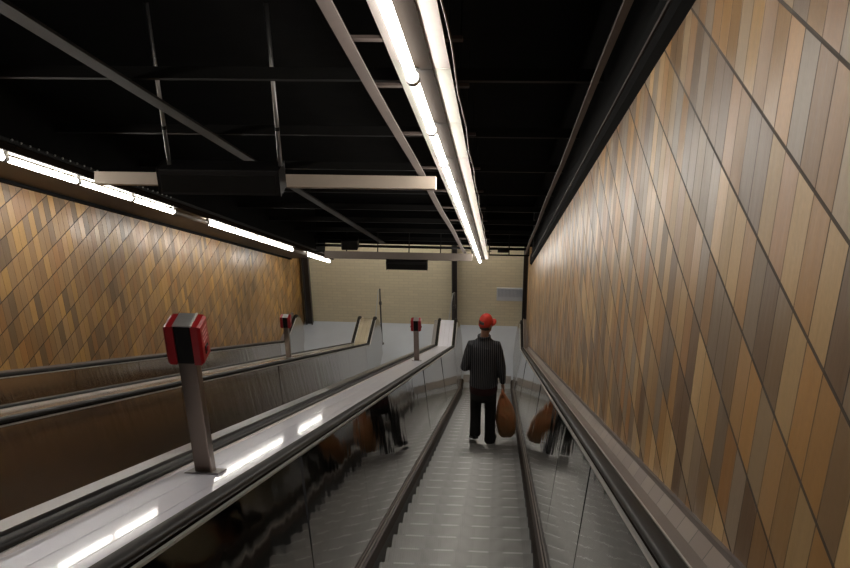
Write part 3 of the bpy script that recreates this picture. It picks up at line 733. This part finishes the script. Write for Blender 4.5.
# arms, palms and fingers
for sg in (-1, 1):
    add_tube(bm, [mix(SH[sg], Vector((0, 0, 1.36)), .25), SH[sg], mix(SH[sg], EL[sg], .5), EL[sg], mix(EL[sg], WR[sg], .35), WR[sg]], [.05, .052, .045, .038, .037, .026], 14)
pc = Vector((.283, .045, .80))
add_loft(bm, [ering((WR[1].x, WR[1].y, .855), .018, .026), ering((.280, .04, .825), .017, .036), ering((.285, .045, .79), .016, .043), ering((.290, .047, .765), .014, .042), ering((.291, .047, .755), .008, .036)])
for i, (dy, ln) in enumerate(((-.033, .85), (-.011, .97), (.011, 1.0), (.033, .93))):
    y = .047 + dy
    add_tube(bm, [(.288, y, .775), (.296, y, .752), (.297, y, .752 - .030 * ln), (.277, y, .752 - .050 * ln), (.258, y, .752 - .038 * ln), (.256, y, .752 - .02 * ln)], [.0092, .0092, .0088, .0084, .0078, .006], 10)
add_tube(bm, [(.277, .068, .815), (.262, .088, .785), (.262, .080, .757), (.268, .062, .738)], [.012, .0115, .010, .0075], 10)
# left hand, loosely curled before the body
w = WR[-1]
add_loft(bm, [[w + Vector((.0 + a * .3 + q * .10, q * .06 + b, c)) for a, b, c in ((.0, -.03, .0), (.03, -.015, .014), (.03, .02, .014), (.0, .035, .0), (-.03, .02, -.014), (-.03, -.015, -.014))] for q in (-.1, .3, .7, .95)])
for i in range(4):
    o_ = w + Vector((.095, .035 + .0, 0)) + Vector((-.03, .035, 0)) * (i * .55 - .6)
    ln = (.9, 1, .95, .78)[i]
    add_tube(bm, [o_ + Vector((-.01, -.006, 0)), o_ + Vector((.026 * ln, .018 * ln, -.004)), o_ + Vector((.044 * ln, .03 * ln, -.024)), o_ + Vector((.038 * ln, .026 * ln, -.044))], [.0092, .009, .0082, .0065], 10)
add_tube(bm, [w + Vector((.03, -.015, .0)), w + Vector((.065, -.03, -.004)), w + Vector((.09, -.022, -.012)), w + Vector((.105, -.008, -.018))], [.012, .0115, .010, .0075], 10)
# legs and feet
for sg in (-1, 1):
    add_tube(bm, [HIP[sg] + Vector((0, 0, .03)), HIP[sg], mix(HIP[sg], KNE[sg], .45), KNE[sg], mix(KNE[sg], ANK[sg], .3), ANK[sg], ANK[sg] + Vector((0, 0, -.03))], [.06, .066, .056, .05, .052, .038, .038], 16)
    fp = Matrix.Rotation(-FP[sg], 3, 'X')
    add_tube(bm, [ANK[sg] + fp @ Vector((0, -.03, -.045)), ANK[sg] + fp @ Vector((0, .05, -.045)), ANK[sg] + fp @ Vector((.01 * sg, .13, -.055)), ANK[sg] + Vector((0, 0, .004)) + fp @ Vector((.015 * sg, .18, -.06))], [(.03, .03), (.034, .032), (.036, .022), (.022, .014)], 12)
body = fused('body', bm, m_skin, man, .006, 3)
bm = bmesh.new()
for sx in (-.030, .030): ell(bm, H((sx, .083, .014)), (.011, .008, .008), HR)
local('eyes', bm, m_eye, man)
# hair below the cap
bm = bmesh.new()
rings = []
for z, sc_ in ((-.052, .78), (-.04, 1.0), (.0, 1.035), (.05, 1.03)):
    rings.append([H((.079 * sc_ * math.cos(a), .099 * sc_ * math.sin(a), z + .012 * abs(math.sin(a)))) for a in [math.radians(172 + 196 * i / 20) for i in range(21)]] + [H((.055 * math.cos(a), .07 * math.sin(a), z)) for a in [math.radians(368 - 196 * i / 20) for i in range(21)]])
add_loft(bm, rings); local('hair', bm, m_hair, man)
# cap: dome with a strap opening at the back, brim forward
bm = bmesh.new(); n = 32
rings = []
for j in range(9):
    t_ = j / 8; z = .020 + .112 * math.sin(t_ * math.pi / 2); q = math.cos(t_ * math.pi / 2) ** .72 if j < 8 else .03
    rings.append([H((.090 * q * math.cos(2 * math.pi * i / n), -.004 + .110 * q * math.sin(2 * math.pi * i / n), z - (.012 if j == 0 else 0) * (math.sin(2 * math.pi * i / n) < 0))) for i in range(n)])
inner = [[HC + (v - HC) * .95 for v in r] for r in rings]
vo = [[bm.verts.new(v) for v in r] for r in rings]; vi = [[bm.verts.new(v) for v in r] for r in inner]
def hole(j, i): 
    a = 2 * math.pi * (i + .5) / n
    return j in (1, 2) and math.sin(a) < -.86
for V_ in (vo, vi):
    for j in range(8):
        for i in range(n):
            if hole(j, i): continue
            bm.faces.new((V_[j][i], V_[j][(i + 1) % n], V_[j + 1][(i + 1) % n], V_[j + 1][i]))
    bm.faces.new(V_[8])
for i in range(n): bm.faces.new((vo[0][i], vo[0][(i + 1) % n], vi[0][(i + 1) % n], vi[0][i]))
cap = local('cap', bm, m_cap, man)
bm = bmesh.new()
top, bot = [], []
br = []
for i in range(15):
    a = math.radians(18 + 144 * i / 14)
    x0, y0 = .086 * math.cos(a), .104 * math.sin(a)
    e = .085 * max(0, math.sin((a - math.radians(18)) / math.radians(144) * math.pi)) ** .5
    x1, y1 = x0 + .1 * e * math.cos(a), y0 + e * 1.0
    br.append(((x0, y0, .022), (x1, y1, .004 - .35 * abs(x1) ** 1.3)))
va = [bm.verts.new(H(a)) for a, b in br]; vb = [bm.verts.new(H(b)) for a, b in br]
vc = [bm.verts.new(H(a) - Vector((0, 0, .004))) for a, b in br]; vd = [bm.verts.new(H(b) - Vector((0, 0, .004))) for a, b in br]
for i in range(14):
    bm.faces.new((va[i], va[i + 1], vb[i + 1], vb[i])); bm.faces.new((vc[i], vd[i], vd[i + 1], vc[i + 1]))
    bm.faces.new((vb[i], vb[i + 1], vd[i + 1], vd[i])); bm.faces.new((va[i], vc[i], vc[i + 1], va[i + 1]))
local('brim', bm, m_cap, cap)
bm = bmesh.new(); ell(bm, H((0, -.004, .133)), (.008, .008, .005)); local('cap_button', bm, m_cap, cap)
# shirt
bm = bmesh.new()
add_loft(bm, [ering((0, .0, z), rx, ry, 28) for z, rx, ry in ((.845, .205, .142), (.87, .207, .146), (.95, .198, .142), (1.05, .196, .14), (1.15, .20, .142), (1.25, .208, .142), (1.33, .205, .134), (1.385, .182, .118), (1.425, .138, .098), (1.455, .10, .08), (1.485, .078, .072))])
for sg in (-1, 1):
    add_tube(bm, [mix(SH[sg], Vector((0, 0, 1.36)), .35), SH[sg] + Vector((0, 0, -.005)), mix(SH[sg], EL[sg], .3), mix(SH[sg], EL[sg], .7), EL[sg], mix(EL[sg], WR[sg], .2), mix(EL[sg], WR[sg], .6), mix(EL[sg], WR[sg], .97)], [.066, .068, .069, .066, .062, .060, .052, .043], 18)
# collar
add_tube(bm, [(.082 * math.cos(a), .005 + .078 * math.sin(a), 1.49 - .012 * math.sin(a)) for a in [2 * math.pi * i / 24 for i in range(24)]] + [(.082, .005, 1.49)], .016, 8)
shirt = fused('shirt', bm, m_shirt, man, .010, 4)
bm = bmesh.new()
add_loft(bm, [ering((0, .0, z), rx, ry, 24) for z, rx, ry in ((.75, .195, .135), (.76, .20, .14), (.80, .202, .142), (.87, .20, .14), (.88, .19, .13))])
local('jersey_hem', bm, m_hem, man)
# trousers
bm = bmesh.new()
add_loft(bm, [ering((0, .0, z), rx, ry, 24) for z, rx, ry in ((.62, .10, .09), (.66, .17, .115), (.74, .186, .128), (.85, .185, .128), (.95, .17, .12), (.97, .16, .11))])
for sg in (-1, 1):
    a, k_, n_ = HIP[sg], KNE[sg], ANK[sg]
    add_tube(bm, [a, Vector((sg * .098, .005, .74)), mix(a, k_, .6), k_, mix(k_, n_, .4), mix(k_, n_, .8), n_ + Vector((0, -.01, -.02)), n_ + Vector((0, -.012, -.04))], [.09, .097, .092, .084, .080, .080, .084, .080], 18)
fused('trousers', bm, m_trous, man, .010, 5)
for sg in (-1, 1):
    bm = bmesh.new(); a = ANK[sg]; yaw = Matrix.Rotation(math.radians(-16 * sg), 3, 'Z') @ Matrix.Rotation(-FP[sg], 3, 'X')
    base = a + Matrix.Rotation(-FP[sg], 3, 'X') @ Vector((0, 0, -.085))
    rings = []
    for y, hw_, hh in ((-.078, .020, .05), (-.07, .033, .075), (-.03, .040, .085), (.03, .041, .082), (.08, .047, .068), (.14, .052, .052), (.19, .044, .04), (.215, .022, .03)):
        rings.append([base + yaw @ Vector((hw_ * x, y, hh * z)) for x, z in ((-1, .0), (-1.05, .22), (-.95, .6), (-.6, .92), (0, 1), (.6, .92), (.95, .6), (1.05, .22), (1, .0))])
    add_loft(bm, rings); sh = local('shoe', bm, m_shoe, man)
    bm = bmesh.new()
    rings = [[base + yaw @ Vector((x, y, z)) for x, z in ((-hw_, 0), (-hw_, .022), (hw_, .022), (hw_, 0))] for y, hw_ in ((-.082, .024), (-.07, .038), (-.02, .044), (.08, .050), (.14, .055), (.19, .048), (.22, .022))]
    add_loft(bm, rings); local('sole', bm, m_blackpl, sh)

man.scale = (.95, 1.05, 1.165)
# bag carried in the right hand
bag = thing('carrier_bag', MAN + Vector((.31 * .95, .05 * 1.05, .10 * 1.165)), "orange brown carrier bag hanging from the man's right hand", 'bag')
bm = bmesh.new()
rings = []
for z, cx_, rx, ry in ((.085, .350, .04, .03), (.092, .350, .095, .065), (.13, .350, .128, .085), (.22, .342, .142, .095), (.33, .332, .142, .095), (.43, .322, .130, .085), (.52, .308, .108, .068), (.59, .296, .080, .052), (.645, .286, .050, .038), (.685, .281, .030, .03)):
    rr = []
    for i in range(40):
        a = 2 * math.pi * i / 40
        v = Vector((math.cos(a), math.sin(a), z * 4))
        k = 1 + .16 * noise.noise(v * 1.7) + .10 * noise.noise(v * 4.0) + .05 * math.sin(a * 9 + z * 5) * (z / .7) ** 2
        rr.append(Vector((cx_ + rx * k * math.copysign(abs(math.cos(a)) ** .8, math.cos(a)), .05 + ry * k * math.copysign(abs(math.sin(a)) ** .8, math.sin(a)), z)))
    rings.append(rr)
add_loft(bm, rings)
pouch = local('pouch', bm, m_bag, bag); pouch.parent = bag; bag.scale = (.95, 1.05, 1.165); pouch.location = Vector((-.31, -.05, -.10))
bm = bmesh.new()
for dx in (-.006, .008):
    add_tube(bm, [(.280 + dx, .050 - .045, .66), (.279 + dx, .05 - .055, .705), (.277 + dx, .05 - .045, .728), (.277 + dx, .05, .732), (.277 + dx, .05 + .045, .728), (.279 + dx, .05 + .055, .705), (.280 + dx, .05 + .045, .66), (.281 + dx, .05, .66)], [(.006, .010)] * 8, 8)
hd = local('handle', bm, m_bag, bag); hd.location = Vector((-.31, -.05, -.10))


# ------------------------------------------------------------------ true size: tubes 1.2 m, man 1.8 m
SC = Matrix.Scale(.88, 4)
bpy.context.view_layer.update()
for o in list(C.objects):
    if o.parent is None:
        if o.type == 'CAMERA': o.matrix_world = Matrix.Translation(o.matrix_world.translation * .88) @ o.matrix_world.to_3x3().to_4x4()
        else: o.matrix_world = SC @ o.matrix_world
# ------------------------------------------------------------------ world and view
w = bpy.data.worlds.new('world'); S.world = w; w.use_nodes = True
w.node_tree.nodes['Background'].inputs[0].default_value = (.5, .48, .5, 1); w.node_tree.nodes['Background'].inputs[1].default_value = .07
S.view_settings.view_transform = 'Standard'; S.view_settings.look = 'None'; S.view_settings.gamma = 1
S.view_settings.use_curve_mapping = False
S.view_settings.exposure = 0.35
try:
    S.cycles.max_bounces = 8; S.cycles.diffuse_bounces = 4; S.cycles.glossy_bounces = 5; S.cycles.use_denoising = True; S.cycles.sample_clamp_indirect = 6
except Exception: pass
